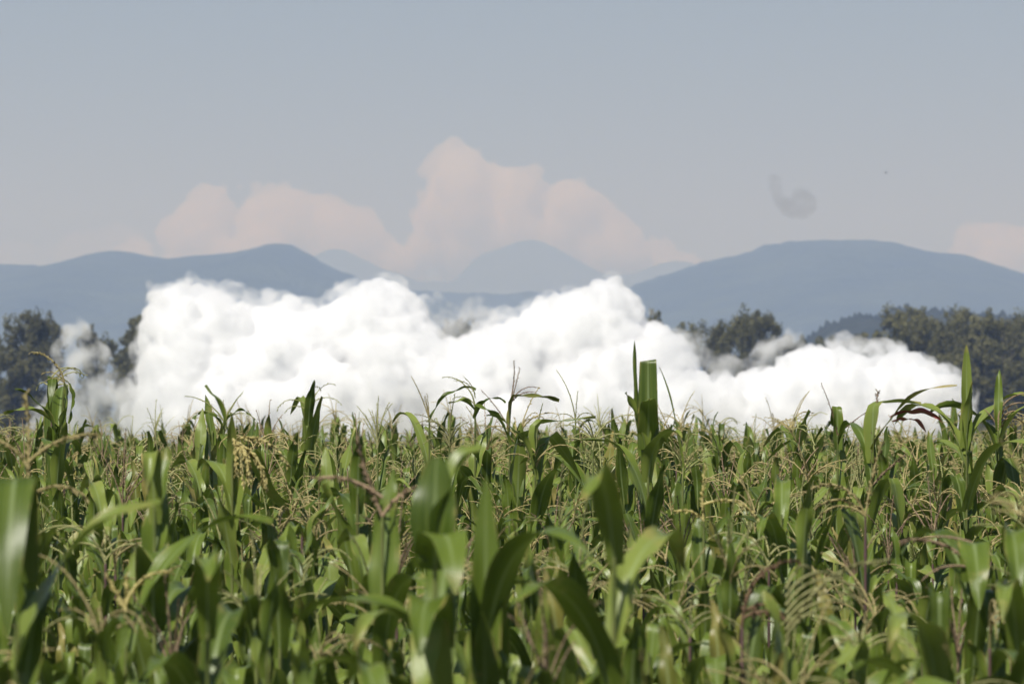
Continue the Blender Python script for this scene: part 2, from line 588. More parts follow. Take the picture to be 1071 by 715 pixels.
W2 = [(690, 345), (712, 340), (742, 346), (752, 362), (776, 372), (800, 352), (826, 338), (846, 345), (850, 372), (820, 395), (760, 402), (716, 380)]
hull("steam_wisp", puffs(W2, rng, DST + 1, 24, 6, 50, 2, levels=1, kids=4), 0.25, 1.0, 2.0, M_wisp, ST)
W3 = [(438, 300), (460, 304), (476, 316), (492, 310), (502, 298), (514, 302), (520, 322), (540, 336), (515, 348), (490, 362), (462, 366), (446, 345)]
hull("steam_wisp", puffs(W3, rng, DST + 1, 16, 5, 40, 1.6, levels=1, kids=4), 0.2, 0.8, 1.6, M_wisp, ST)

# --- dark smoke smudge hanging above the round mountain, and a bird
M_smoke = vapour("thin_dark_smoke", 0.17, (0.30, 0.30, 0.32), 0.1, 0.6, skin_color=(0.2, 0.2, 0.2), het=(0.5, 0.25, 0.6))
SMK = [(810, 190, 5.5), (811, 197, 6), (814, 204, 6), (818, 211, 6.5), (824, 216, 7), (831, 221, 8), (838, 221, 8), (845, 217, 8), (847, 210, 7), (842, 204, 7), (835, 205, 7), (831, 211, 7)]
sp = []
for x, y, r in SMK:
    for _ in range(5):
        sp.append((P(x + rng.uniform(-2, 2), y + rng.uniform(-2, 2), 480) + Vector((0, rng.uniform(-.4, .4), 0)), r * 480 / F * rng.uniform(0.7, 1.25)))
tag(hull("smoke_puff", sp, 0.1, 0.3, 0.8, M_smoke), "faint grey hooked smudge of smoke hanging in the sky above the round mountain", "smoke puff")

# bird: body, head, tail and two raised wings
bp_ = P(926.5, 181, 900)
g = G()
rings = [(-0.20, 0.006, 0.0), (-0.15, 0.03, 0), (-0.05, 0.055, 0), (0.06, 0.06, 0), (0.13, 0.035, 0.01), (0.17, 0.04, 0.02), (0.20, 0.03, 0.02), (0.225, 0.008, 0.01), (0.25, 0.002, 0.005)]
for x, r, dz in rings:
    for k in range(8):
        a = k * math.pi / 4
        g.v.append((x, r * math.cos(a), dz + r * math.sin(a))); g.a.append((0, 0, 0))
for j in range(len(rings) - 1):
    for k in range(8):
        g.f.append((j * 8 + k, j * 8 + (k + 1) % 8, (j + 1) * 8 + (k + 1) % 8, (j + 1) * 8 + k))
M_bird = simple_material("bird_feathers", (0.02, 0.02, 0.022), (0.05, 0.05, 0.05), 8, 0.7)
bird = obj_from("bird", g, M_bird)
bird.location = bp_
bird.rotation_euler = (0, 0.1, 0.5)
tag(bird, "tiny dark bird far off in the sky above the round mountain", "bird")
for s in (-1, 1):
    w = G()
    sec = [(0.04, 0.10, -0.07, 0.01), (0.16, 0.11, -0.06, 0.09), (0.30, 0.08, -0.06, 0.15), (0.44, 0.0, -0.09, 0.16)]
    for y, xf, xb, z in sec:
        for xx, dz in ((xf, 0.006), (xb, 0.004), (xb, -0.004), (xf, -0.006)):
            w.v.append((xx, s * y, z + dz)); w.a.append((0, 0, 0))
    for j in range(3):
        for k in range(4):
            w.f.append((j * 4 + k, j * 4 + (k + 1) % 4, (j + 1) * 4 + (k + 1) % 4, (j + 1) * 4 + k))
    w.f.append((12, 13, 14, 15))
    obj_from("wing", w, M_bird, bird)
tl = G()
for x, y, z in ((-0.16, -0.02, 0), (-0.16, 0.02, 0), (-0.33, 0.06, 0), (-0.33, -0.06, 0), (-0.16, -0.02, -.008), (-0.16, 0.02, -.008), (-0.33, 0.06, -.006), (-0.33, -0.06, -.006)):
    tl.v.append((x, y, z)); tl.a.append((0, 0, 0))
tl.f += [(0, 1, 2, 3), (4, 7, 6, 5), (0, 3, 7, 4), (1, 5, 6, 2), (3, 2, 6, 7), (0, 4, 5, 1)]
obj_from("tail", tl, M_bird, bird)

# ------------------------------------------------------------------ trees behind the steam
M_bark = simple_material("tree_bark", (0.05, 0.045, 0.04), (0.11, 0.10, 0.085), 2.0, 0.9)


def crown_material(name, dark, light, tint):
    t = NT(name)
    at = t.n("ShaderNodeAttribute", attribute_name="dat")
    sep = t.n("ShaderNodeSeparateXYZ")
    t.l(at.outputs["Vector"], sep.inputs[0])
    base = t.ramp(sep.outputs[2], [(0.0, dark), (0.7, light), (1.0, tint)])
    oi = t.n("ShaderNodeObjectInfo")
    hs = t.n("ShaderNodeHueSaturation")
    t.l(base, hs.inputs["Color"])
    t.l(t.math('ADD', 0.8, t.math('MULTIPLY', oi.outputs["Random"], 0.4)), hs.inputs["Value"])
    pb = t.n("ShaderNodeBsdfPrincipled")
    t.l(hs.outputs[0], pb.inputs["Base Color"])
    pb.inputs["Roughness"].default_value = 0.6
    pb.inputs["Specular IOR Level"].default_value = 0.25
    tr = t.n("ShaderNodeBsdfTranslucent")
    t.l(hs.outputs[0], tr.inputs[0])
    ms = t.n("ShaderNodeMixShader")
    ms.inputs[0].default_value = 0.2
    t.l(pb.outputs[0], ms.inputs[1]); t.l(tr.outputs[0], ms.inputs[2])
    t.l(ms.outputs[0], t.out.inputs[0])
    return t.m


M_crown = crown_material("tree_foliage", (0.080, 0.078, 0.028), (0.170, 0.162, 0.066), (0.27, 0.25, 0.13))


def tube(g, pts, radii, sides=6, rnd=0.0, cap=True):
    b0 = len(g.v)
    n = len(pts)
    for i, p in enumerate(pts):
        tg = (pts[min(i + 1, n - 1)] - pts[max(i - 1, 0)]).normalized()
        ref = Vector((0, 1, 0)) if abs(tg.y) < 0.9 else Vector((1, 0, 0))
        a = tg.cross(ref).normalized(); b = tg.cross(a)
        for k in range(sides):
            th = 2 * math.pi * k / sides
            q = p + (a * math.cos(th) + b * math.sin(th)) * radii[i]
            g.v.append(q[:]); g.a.append((k / sides, i / max(n - 1, 1), rnd))
    for i in range(n - 1):
        for k in range(sides):
            k2 = (k + 1) % sides
            g.f.append((b0 + i * sides + k, b0 + i * sides + k2, b0 + (i + 1) * sides + k2, b0 + (i + 1) * sides + k))


def tree_meshes(h, wdt, seed, nleaf=16000, trunk_frac=0.10, lobes=40):
    """Trunk with limbs, and a crown of leaf clumps gathered round the ends of the limbs."""
    rg = random.Random(seed)
    tg = G()
    top = Vector((rg.uniform(-.4, .4), rg.uniform(-.4, .4), h * 0.8))
    pts = [Vector((0, 0, -0.2)), Vector((0.1, 0, h * .15)), Vector((top.x * .5, top.y * .5, h * .4)), top]
    tube(tg, pts, [h * .035, h * .026, h * .018, h * .005], 8)
    lobe = []
    for i in range(lobes):
        q = rg.random()
        zc = h * (trunk_frac + (0.93 - trunk_frac) * q ** 0.85)
        env = math.sin(min(1, 0.22 + 0.86 * (1 - abs(q - .42) * 1.25)) * math.pi / 2)
        rad = wdt * 0.5 * max(0.15, env) * math.sqrt(rg.random()) * 0.85
        a = rg.uniform(0, 2 * math.pi)
        c = Vector((rad * math.cos(a), rad * math.sin(a), zc))
        r = wdt * rg.uniform(0.10, 0.19)
        if c.z + r > h: c.z = h - r
        lobe.append((c, r))
        st = Vector((top.x * .4, top.y * .4, zc * rg.uniform(0.45, 0.7)))
        tube(tg, [st, (st + c) / 2 + Vector((0, 0, -.2)), c], [h * .011, h * .007, h * .002], 5)
    V, Fc, A = [], [], []
    per = nleaf // lobes
    for c, r in lobe:
        tone = rg.uniform(-0.12, 0.12)
        subs = [(c + Vector((rg.gauss(0, 1), rg.gauss(0, 1), rg.gauss(0, .8))).normalized() * r * rg.uniform(.4, 1.0), r * rg.uniform(.28, .5)) for _ in range(9)]
        for _ in range(per):
            sc_, sr = rg.choice(subs)
            dv = Vector((rg.gauss(0, 1), rg.gauss(0, 1), rg.gauss(0, 1))).normalized()
            p = sc_ + dv * sr * rg.random() ** 0.4
            s = rg.uniform(0.10, 0.26)
            nrm = (dv + Vector((rg.gauss(0, .6), rg.gauss(0, .6), rg.gauss(0, .6) + .3))).normalized()
            a = nrm.orthogonal().normalized()
            b = nrm.cross(a)
            th = rg.uniform(0, 6.28)
            a, b = a * math.cos(th) + b * math.sin(th), b * math.cos(th) - a * math.sin(th)
            i0 = len(V)
            for q in (p - a * s, p + b * s * .55 + nrm * s * .15, p + a * s, p - b * s * .55 - nrm * s * .1):
                V.append(q[:])
                A.append((0, 0, min(1, max(0, 0.45 + tone + rg.gauss(0, .2)))))
            Fc.append((i0, i0 + 1, i0 + 2, i0 + 3))
    cm = mesh_from_arrays("crown", np.array(V, np.float32), np.array(Fc, np.int32), np.array(A, np.float32), [M_crown], smooth=False)
    v, f, a = tg.arrays()
    tm = mesh_from_arrays("trunk", v, f, a, [M_bark])
    return tm, cm


TREES = [tree_meshes(12.0, 10.0, 21), tree_meshes(12.0, 11.5, 22), tree_meshes(12.0, 8.0, 23), tree_meshes(12.0, 6.0, 24, 10000), tree_meshes(12.0, 12.5, 25, 18000)]


def tree(px, top, d, kind, wid, label, rz):
    h = zat(top, d)
    s = h / 11.6
    o = empty("tree", (P(px, 432, d).x, d, 0), rz)
    base_w = (10.0, 11.5, 8.0, 6.0, 12.5)[kind]
    sx = wid * d / F / base_w
    o.scale = (sx, sx, s)
    tag(o, label, "tree", "trees behind the steam")
    for nm, me in zip(("trunk", "crown"), TREES[kind]):
        link(bpy.data.objects.new(nm, me), o)
    return o


TR = [
    (-22, 352, 655, 1, 76, "grey green tree half cut off beyond the thin end of the steam"),
    (36, 330, 640, 0, 80, "dark rounded tree standing beside the thin end of the steam"),
    (14, 362, 625, 2, 70, "lower bushy tree under the dark rounded tree beyond the steam's thin end"),
    (100, 338, 660, 3, 46, "tree seen dimly through the thin end of the steam"),
    (146, 320, 650, 3, 52, "narrow upright tree against the steep edge of the white steam"),
    (160, 350, 668, 2, 80, "tree mostly swallowed by the steep edge of the steam"),
    (482, 338, 650, 0, 62, "treetop peeping through the notch in the middle of the steam"),
    (676, 322, 655, 3, 44, "treetop just showing beside the highest puff of steam"),
    (736, 336, 660, 1, 84, "wide grey green tree veiled by steam at its foot"),
    (788, 326, 648, 4, 88, "highest of the trees whose feet the ragged steam veils"),
    (826, 352, 640, 2, 60, "small tree at the end of the steam veiled clump"),
    (880, 351, 720, 1, 92, "pale distant bush just above the steam in front of the wooded hill"),
    (948, 326, 665, 0, 92, "first tall tree of the open tree line before the wooded hill"),
    (915, 350, 690, 2, 60, "smaller tree tucked before the wooded hill at the steam's edge"),
    (985, 334, 650, 1, 80, "leafy tree leaning over the end of the white steam"),
    (1012, 327, 680, 0, 84, "tall tree behind the spear shaped corn leaf"),
    (1050, 330, 655, 4, 96, "broad dark tree at the open end of the tree line"),
    (1030, 352, 632, 2, 74, "dark lower tree filling the gap under the tall tree line"),
    (1085, 334, 670, 1, 96, "tree half cut off at the far end of the tree line"),
    (1000, 372, 628, 0, 70, "low bushy tree at the very end of the steam"),
    (1068, 378, 622, 2, 76, "low shrubby tree in front of the broad dark tree"),
]
rg = random.Random(5)
for px, top, d, kind, wid, lab in TR:
    tree(px, top, d, kind, wid, lab, rg.uniform(0, 6.28))

# tall dry grass and weeds along the far edge of the fields: a mass nobody could count
V, Fc, A = [], [], []
for _ in range(26000):
    px = rg.uniform(-60, 1130)
    d = rg.uniform(560, 612)
    b = P(px, 432, d); b.z = 0
    h = rg.uniform(0.6, 1.9) * (0.7 + 0.5 * mnoise.noise(Vector((px * .02, d * .05, 0))))
    w_ = rg.uniform(.03, .07)
    l_ = rg.uniform(-.3, .3); l2 = rg.uniform(-.3, .3)
    th = rg.uniform(0, 3.14)
    cx, sx = math.cos(th) * w_, math.sin(th) * w_
    i0 = len(V)
    V += [(b.x - cx, d - sx, 0), (b.x + cx, d + sx, 0), (b.x + l_ + cx * .4, d + l2 + sx * .4, h), (b.x + l_ - cx * .4, d + l2 - sx * .4, h)]
    A += [(0, 0, rg.random())] * 4
    Fc.append((i0, i0 + 1, i0 + 2, i0 + 3))
M_weeds = crown_material("dry_grass", (0.10, 0.11, 0.045), (0.17, 0.155, 0.07), (0.24, 0.20, 0.11))
tag(link(bpy.data.objects.new("tall_grass", mesh_from_arrays("tall_grass", np.array(V, np.float32), np.array(Fc, np.int32), np.array(A, np.float32), [M_weeds], smooth=False))),
    "strip of tall dry grass and weeds before the tree line", "grass", None, "stuff")


# ------------------------------------------------------------------ corn
def leaf(g, base, az, L, W, th0, curl, rg, fold=None, vee=0.35, twist=0.0, wavy=0.012, nseg=16, nac=5, power=1.6, azturn=0.0, rnd=None, wbase=0.6, tipp=0.75, crease=60):
    """One corn blade: base point, heading az, length, width, first angle from the vertical and total bend; fold=(where, angle) snaps it over."""
    rnd = rg.random() if rnd is None else rnd
    ph1, ph2 = rg.uniform(0, 6.28), rg.uniform(0, 6.28)
    fr = rg.uniform(9, 15)
    p = Vector(base)
    b0 = len(g.v)
    us = np.linspace(-1, 1, nac)
    ds = L / nseg
    a = az
    for i in range(nseg + 1):
        s = i / nseg
        th = th0 + curl * s ** power
        if fold:
            th += fold[1] / (1 + math.exp(-(s - fold[0]) * crease))
        a = az + azturn * s
        out = Vector((math.cos(a), math.sin(a), 0))
        tgt = out * math.sin(th) + Vector((0, 0, 1)) * math.cos(th)
        nrm = out * -math.cos(th) + Vector((0, 0, 1)) * math.sin(th)
        side = tgt.cross(nrm).normalized()
        tw = twist * s
        side, nrm = side * math.cos(tw) + nrm * math.sin(tw), nrm * math.cos(tw) - side * math.sin(tw)
        w = 0.5 * W * min(1.0, wbase + s * 3.0 * (1 - wbase)) * max(0.015, (1 - s ** 2.2)) ** tipp
        ve = vee * (1.6 - 1.3 * s)
        for u in us:
            au = abs(u)
            q = p + side * (u * w * math.cos(ve)) + nrm * (au * w * math.sin(ve))
            q = q + nrm * (wavy * au * au * math.sin(fr * s + (ph1 if u > 0 else ph2)) * min(1, 3 * s))
            g.v.append(q[:]); g.a.append(((u + 1) / 2, s, rnd))
        p = p + tgt * ds
    for i in range(nseg):
        for k in range(nac - 1):
            q = b0 + i * nac + k
            g.f.append((q, q + 1, q + nac + 1, q + nac))


def spike(g, p0, az, L, th0, curl, rg, rad=0.0035, spikelets=True, seg=9, power=1.2, sides=4, dens=1.0, big=1.0):
    p = Vector(p0)
    pts, tgs = [p.copy()], []
    ds = L / seg
    a = az
    for i in range(seg):
        s = (i + .5) / seg
        th = th0 + curl * s ** power
        a += rg.uniform(-.12, .12)
        tg_ = Vector((math.cos(a) * math.sin(th), math.sin(a) * math.sin(th), math.cos(th)))
        p = p + tg_ * ds
        pts.append(p.copy()); tgs.append(tg_)
    tube(g, pts, [rad * (1.0 - 0.6 * i / seg) for i in range(seg + 1)], sides, rg.random())
    if spikelets:
        n = int(L / 0.010 * dens)
        for j in range(n):
            s = 0.12 + 0.88 * (j + rg.random()) / n
            x = s * seg
            i = min(seg - 1, int(x))
            c = pts[i].lerp(pts[i + 1], x - i)
            tg_ = tgs[i]
            a1 = tg_.orthogonal().normalized()
            b1 = tg_.cross(a1)
            th = rg.uniform(0, 6.28)
            o = a1 * math.cos(th) + b1 * math.sin(th)
            ln = rg.uniform(.008, .013) * big
            r = rg.uniform(.0016, .0028) * big
            d_ = (tg_ * .8 + o * .55 + Vector((0, 0, -.25))).normalized()
            e1 = d_.orthogonal().normalized(); e2 = d_.cross(e1)
            b0 = len(g.v)
            m = c + d_ * ln * .5
            rn = rg.random()
            for q in (c, m + e1 * r, m + e2 * r, m - e1 * r, m - e2 * r, c + d_ * ln):
                g.v.append(q[:]); g.a.append((0, 0, rn))
            g.f += [(b0, b0 + 1, b0 + 5, b0 + 2), (b0, b0 + 3, b0 + 5, b0 + 4), (b0, b0 + 2, b0 + 5, b0 + 3), (b0, b0 + 4, b0 + 5, b0 + 1)]


def tassel(base, rg, n=10, form='arch', L=0.24, spikel=True, seg=9, big=1.0, lean=0.0, lean_az=0.0, dens=1.0, rad=0.0035):
    g = G()
    if form == 'upright':
        t0, c0, tb, cb = 0.0, 0.15, (0.12, 0.5), (0.1, 0.9)
    elif form == 'droop':
        t0, c0, tb, cb = 0.25, 1.9, (0.4, 0.9), (1.4, 2.2)
    else:
        t0, c0, tb, cb = 0.1, 0.6, (0.3, 0.8), (0.6, 1.7)
    spike(g, base, lean_az if lean else rg.uniform(0, 6.28), L * 1.25, t0 + lean, c0 * rg.uniform(.6, 1.3), rg, rad=rad * 1.15, spikelets=spikel, seg=seg, big=big, dens=dens)
    for i in range(n):
        b = Vector(base) + Vector((0, 0, 1)) * rg.uniform(0, L * .32)
        if lean:
            b = Vector(base) + Vector((math.cos(lean_az) * math.sin(lean), math.sin(lean_az) * math.sin(lean), math.cos(lean))) * rg.uniform(0, L * .4)
        spike(g, b, rg.uniform(0, 6.28), L * rg.uniform(.6, 1.0), rg.uniform(*tb), rg.uniform(*cb), rg, rad=rad, spikelets=spikel, seg=seg, big=big, dens=dens)
    return g


def stalk(h, rg, lean=0.0, lean_az=0.0, sides=8, r0=0.0125):
    """Returns the geometry and a function height -> point on the stalk."""
    def at(z):
        q = max(0, z / h)
        b = lean * h * q ** 2.2
        return Vector((math.cos(lean_az) * b, math.sin(lean_az) * b, z))
    g = G()
    pts, rad = [], []
    z = -0.03
    node = 0.14
    while z < h:
        for dz, m in ((0, 1.0), (node * .42, .93), (node * .90, .95), (node * .95, 1.22)):
            if z + dz > h: break
            pts.append(at(z + dz)); rad.append(r0 * m * (1 - .62 * (z + dz) / h))
        z += node
        node = min(.19, node + .012)
    pts.append(at(h)); rad.append(r0 * .3)
    tube(g, pts, rad, sides)
    return g, at


def ear(at, z, az):
    """An ear in its husk with a tuft of silk."""
    g = G()
    b = at(z)
    d_ = Vector((math.cos(az) * .38, math.sin(az) * .38, .92)).normalized()
    b = b + Vector((math.cos(az), math.sin(az), 0)) * .012
    prof = [(0, .008), (.03, .02), (.09, .026), (.15, .023), (.19, .014), (.215, .006)]
    tube(g, [b + d_ * x for x, _ in prof], [r for _, r in prof], 8)
    s = G()
    rg_ = random.Random(int(z * 1000))
    for _ in range(16):
        spike(s, b + d_ * .21, rg_.uniform(0, 6.28), rg_.uniform(.05, .09), .3, rg_.uniform(1, 2.4), rg_, rad=.0012, spikelets=False, seg=4, sides=3)
    return g, s


TASSEL_FORMS = ['arch', 'upright', 'droop', 'arch', 'upright', 'arch', 'droop', 'arch']


def blade_pose(rg, habit, i):
    """How a blade stands: stiff and upright, arching, or up and then snapped over so its end hangs."""
    q = rg.random()
    if q < (.46 if habit == 'upright' else .28) + (.1 if i == 0 else 0):
        return rg.uniform(.03, .24), rg.uniform(.05, .6), None  # stiff
    if q < .70:
        return rg.uniform(.08, .32), rg.uniform(.2, .5), (rg.uniform(.32, .6), rg.uniform(1.7, 2.5))
    return rg.uniform(.12, .4), rg.uniform(1.7, 2.7), None


def plant_geo(seed, H, tcol, form, lod=0, habit='arch', nleaves=9, lean=0.0, lean_az=0.0, with_ear=False, tn=None, tL=None, top_gap=0.09):
    """All the parts of one corn plant: [(part name, geometry, material key)]."""
    rg = random.Random(seed)
    parts = []
    sg, at = stalk(H, rg, lean, lean_az, 8 if lod == 0 else 4)
    parts.append(("stalk", sg, 'purple' if rg.random() < .35 else 'stalk'))
    az0 = R(90) + rg.gauss(0, .35)
    z = H - top_gap * rg.uniform(.6, 1.4)
    nseg, nac = ((16, 5), (9, 3), (6, 3))[lod]
    for i in range(nleaves):
        az = az0 + (i % 2) * math.pi + rg.gauss(0, .28)
        f = min(1.0, 0.55 + i * 0.13)
        L = rg.uniform(.52, .74) * f
        W = rg.uniform(.088, .122) * min(1, .6 + i * .13)
        th0, curl, fold = blade_pose(rg, habit, i)
        if fold is None and curl < .7: L *= .78
        g = G()
        leaf(g, at(z), az, L, W, th0, curl, rg, fold=fold, vee=rg.uniform(.2, .5), twist=rg.gauss(0, .35), nseg=nseg, nac=nac, azturn=rg.gauss(0, .35), wavy=.014 if lod == 0 else .01)
        parts.append(("leaf", g, 'leaf_yellow' if rg.random() < .035 else 'leaf'))
        z -= rg.uniform(.11, .18)
        if z < .35: break
    if tcol:
        n_ = tn if tn is not None else rg.randint(4, 7)
        L_ = tL or rg.uniform(.2, .28)
        if lod == 0:
            tg = tassel(at(H), rg, n_, form, L_)
        elif lod == 1:
            tg = tassel(at(H), rg, n_, form, L_, spikel=True, seg=6, dens=.45, big=1.35)
        else:
            tg = tassel(at(H), rg, max(5, n_ - 3), form, L_, spikel=False, seg=4, rad=.0042)
        parts.append(("tassel", tg, tcol))
    if with_ear:
        e, s = ear(at, H * rg.uniform(.5, .62), az0 + rg.uniform(-.4, .4))
        parts.append(("ear", e, 'husk')); parts.append(("silk", s, 'silk'))
    return parts


MATS = {'leaf': M_leaf, 'leaf_yellow': M_leaf_yellow, 'leaf_red': M_leaf_red, 'stalk': M_stalk, 'purple': M_stalk_purple, 'husk': M_husk, 'silk': M_silk, **M_t}
COLNAME = {'straw': 'straw', 'pink': 'pinkish', 'green': 'greenish', 'golden': 'golden', 'brown': 'brown', 'pale': 'yellowish', None: 'no'}
FORMNAME = {'arch': 'arching', 'upright': 'upright', 'droop': 'drooping'}


def build_plant(parts, loc, rz=0.0):
    root = empty("corn_plant", loc, rz)
    last = None
    for nm, g, mk in parts:
        par = last if nm == 'silk' else root
        last = obj_from(nm, g, MATS[mk], par)
    return root


def copy_plant(src, loc, rz, s):
    c = src.copy()
    COL.objects.link(c)
    c.location = loc; c.rotation_euler = (0, 0, rz); c.scale = (s, s, s)
    for ch in list(src.children):
        k = ch.copy(); COL.objects.link(k); k.parent = c
        for gc in list(ch.children):
            q = gc.copy(); COL.objects.link(q); q.parent = k
    return c


CORN = "corn plants of the front rows"
# ---- plants that stand out one by one
heroes = []          # (x, y) to keep the rows clear of them


def hero(px, d, H, label, tcol=None, form='arch', seed=0, leaves=(), nrest=6, lean=0.0, lean_az=0.0, custom_tassel=None, rest_from=0.3, purple=False, habit='upright', tn=9, tL=.24):
    """H: stalk height. leaves: dicts for the blades that make it recognisable (dz below the top)."""
    rg = random.Random(seed)
    b = P(px, 432, d)
    parts = []
    sg, at = stalk(H, rg, lean, lean_az)
    parts.append(("stalk", sg, 'purple' if purple else 'stalk'))
    for lf in leaves:
        lf = dict(lf)
        g = G()
        mk = lf.pop('mat', 'leaf')
        base = at(H - lf.pop('dz', 0.0)) + Vector(lf.pop('off', (0, 0, 0)))
        leaf(g, base, rg=rg, **lf)
        parts.append(("leaf", g, mk))
    az0 = R(90) + rg.gauss(0, .6)
    z = H - rest_from
    for i in range(nrest):
        g = G()
        th0, curl, fold = blade_pose(rg, 'arch', i)
        leaf(g, at(z), az0 + (i % 2) * math.pi + rg.gauss(0, .3), rg.uniform(.5, .75) * (.55 if fold is None and curl < .7 else 1), rg.uniform(.075, .1), th0, curl, rg, fold=fold, vee=rg.uniform(.2, .5), twist=rg.gauss(0, .3), azturn=rg.gauss(0, .3))
        parts.append(("leaf", g, 'leaf'))
        z -= rg.uniform(.13, .19)
    if custom_tassel:
        g = G()
        for sp_ in custom_tassel:
            sp_ = dict(sp_)
            if sp_.get('rad', 0) > .0045:
                sp_['rad'] = .0045; sp_['big'] = max(1.7, sp_.get('big', 1)); sp_['dens'] = max(1.8, sp_.get('dens', 1))
            bz = sp_.pop('dz', 0.0)
            spike(g, at(H) + Vector((0, 0, bz)), rg=rg, **sp_)
        parts.append(("tassel", g, tcol))
    elif tcol:
        parts.append(("tassel", tassel(at(H), rg, tn, form, tL), tcol))
    o = build_plant(parts, (b.x, d, 0))
    tag(o, label, "corn plant", CORN)
    heroes.append((b.x, d))
    return o


UPX, AWAY, TOCAM, RIGHT, LEFT = 0, R(90), R(-90), 0.0, R(180)
# tall plant with the broad flat cut-off looking leaf and a spear tip
d = 24.0
hero(678, d, zat(470, d), "tallest corn plant, a broad upright leaf folded flat at its top", seed=1, leaves=[
    dict(az=AWAY, L=.62, W=.088, th0=.04, curl=.05, fold=(.60, 2.75), vee=.16, wavy=.004, dz=.0, wbase=1.0, tipp=.5, twist=.35, nseg=64, crease=220),
    dict(az=RIGHT, L=.46, W=.055, th0=-.08, curl=.0, vee=.7, wavy=.002, off=(-.022, .03, 0), twist=.9),
    dict(az=TOCAM, L=.34, W=.105, th0=.12, curl=1.5, vee=.3, dz=.03, wbase=.9),
    dict(az=R(200), L=.30, W=.07, th0=.25, curl=.3, vee=.8, dz=.04),
    dict(az=R(-60), L=.4, W=.09, th0=.2, curl=2.2, vee=.3, dz=.14)], rest_from=.3)
hero(714, 25.0, zat(500, 25), "corn plant with one thin blade leaning towards the flat folded leaf", 'green', 'arch', seed=2, leaves=[
    dict(az=LEFT, L=.50, W=.042, th0=.10, curl=.30, vee=.5, wavy=.004, dz=.0)], rest_from=.3)
# spear leaf
d = 27.0
hero(1011, d, zat(440, d), "corn plant topped by a single pointed spear shaped leaf against the trees", seed=3, leaves=[
    dict(az=AWAY, L=.36, W=.062, th0=.02, curl=.02, vee=.35, wavy=.002, dz=.0, wbase=.45, tipp=.62, rnd=.75),
    dict(az=R(-60), L=.32, W=.075, th0=.08, curl=.2, vee=.6, dz=.13, wbase=.9),
    dict(az=R(100), L=.30, W=.07, th0=.10, curl=.3, vee=.6, dz=.14),
    dict(az=R(20), L=.5, W=.08, th0=.35, curl=1.6, vee=.3, dz=.16)], rest_from=.25)
# bent stalk with one long tassel arm
d = 28.0
hero(47, d, zat(400, d), "corn plant with bent top and one long tan tassel arm arching over the dark tree", 'straw', seed=4, lean=.035, lean_az=RIGHT, leaves=[
    dict(az=R(170), L=.20, W=.03, th0=-.25, curl=.5, vee=.8, dz=.20, off=(.03, 0, 0)),
    dict(az=R(0), L=.30, W=.055, th0=.45, curl=-.9, vee=.7, dz=.28, off=(-.02, 0, 0)),
    dict(az=LEFT, L=.32, W=.04, th0=.75, curl=1.5, vee=.6, dz=.24),
    dict(az=R(185), L=.4, W=.05, th0=.2, curl=1.2, vee=.5, dz=.34)],
    custom_tassel=[dict(az=R(178), L=.25, th0=.25, curl=1.35, rad=.006), dict(az=R(170), L=.14, th0=.5, curl=1.6, rad=.003), dict(az=R(200), L=.12, th0=.9, curl=1.5, rad=.003)], rest_from=.4)
# golden drooping tassel
d = 21.0
hero(243, d, zat(470, d), "corn plant with a thick golden yellow tassel drooping to one side", 'golden', seed=5, leaves=[
    dict(az=TOCAM, L=.5, W=.085, th0=-.1, curl=.6, vee=.8, dz=.36, wbase=1.0),
    dict(az=LEFT, L=.3, W=.05, th0=.15, curl=.5, vee=.7, dz=.04),
    dict(az=R(120), L=.4, W=.07, th0=.3, curl=2.2, vee=.3, dz=.24)],
    custom_tassel=[dict(az=R(-18 - 7 * i), L=.19 + .02 * (i % 4), th0=.75 + .04 * i, curl=2.25 - .04 * i, rad=.005, big=2.0, dens=1.9, power=.45, dz=.005 * i) for i in range(9)]
    + [dict(az=R(-12), L=.25, th0=1.0, curl=1.75, rad=.006, big=2.1, dens=1.9, power=.8, dz=.03)], rest_from=.3)
# near blurred plant
d = 12.2
hero(455, d, zat(572, d), "nearest blurred corn plant, its top leaf split open and folded over", seed=6, leaves=[
    dict(az=R(82), L=.225, W=.115, th0=.0, curl=.35, vee=.3, wavy=.008, dz=.03, wbase=.7, tipp=.42, twist=.3),
    dict(az=R(35), L=.27, W=.085, th0=.16, curl=.9, vee=.8, dz=.01, wbase=.9, tipp=.5),
    dict(az=R(-80), L=.36, W=.105, th0=.35, curl=2.6, vee=.2, wavy=.005, dz=.05, wbase=.9, power=.8),
    dict(az=R(-95), L=.42, W=.10, th0=.25, curl=2.5, vee=.25, dz=.22, wbase=.9, power=.8),
    dict(az=R(175), L=.40, W=.085, th0=.5, curl=2.4, vee=.3, dz=.26)], rest_from=.42)
hero(508, 12.6, zat(640, 12.6), "near blurred corn plant with one dark upright strap leaf", seed=7, leaves=[
    dict(az=AWAY, L=.45, W=.085, th0=.0, curl=.15, vee=.4, wavy=.003, dz=.15, wbase=.9, rnd=.02),
    dict(az=R(-50), L=.55, W=.09, th0=.2, curl=2.4, vee=.2, dz=.1)], rest_from=.2)
hero(18, 11.8, zat(650, 11.8), "nearest blurred corn plant with a broad pale ribbed leaf hanging down", seed=8, leaves=[
    dict(az=TOCAM, L=.62, W=.10, th0=.1, curl=1.2, vee=.12, wavy=.008, dz=-.08, wbase=.9, fold=(.33, 1.9)),
    dict(az=R(20), L=.5, W=.085, th0=.3, curl=1.2, vee=.3, dz=.1)], rest_from=.25)
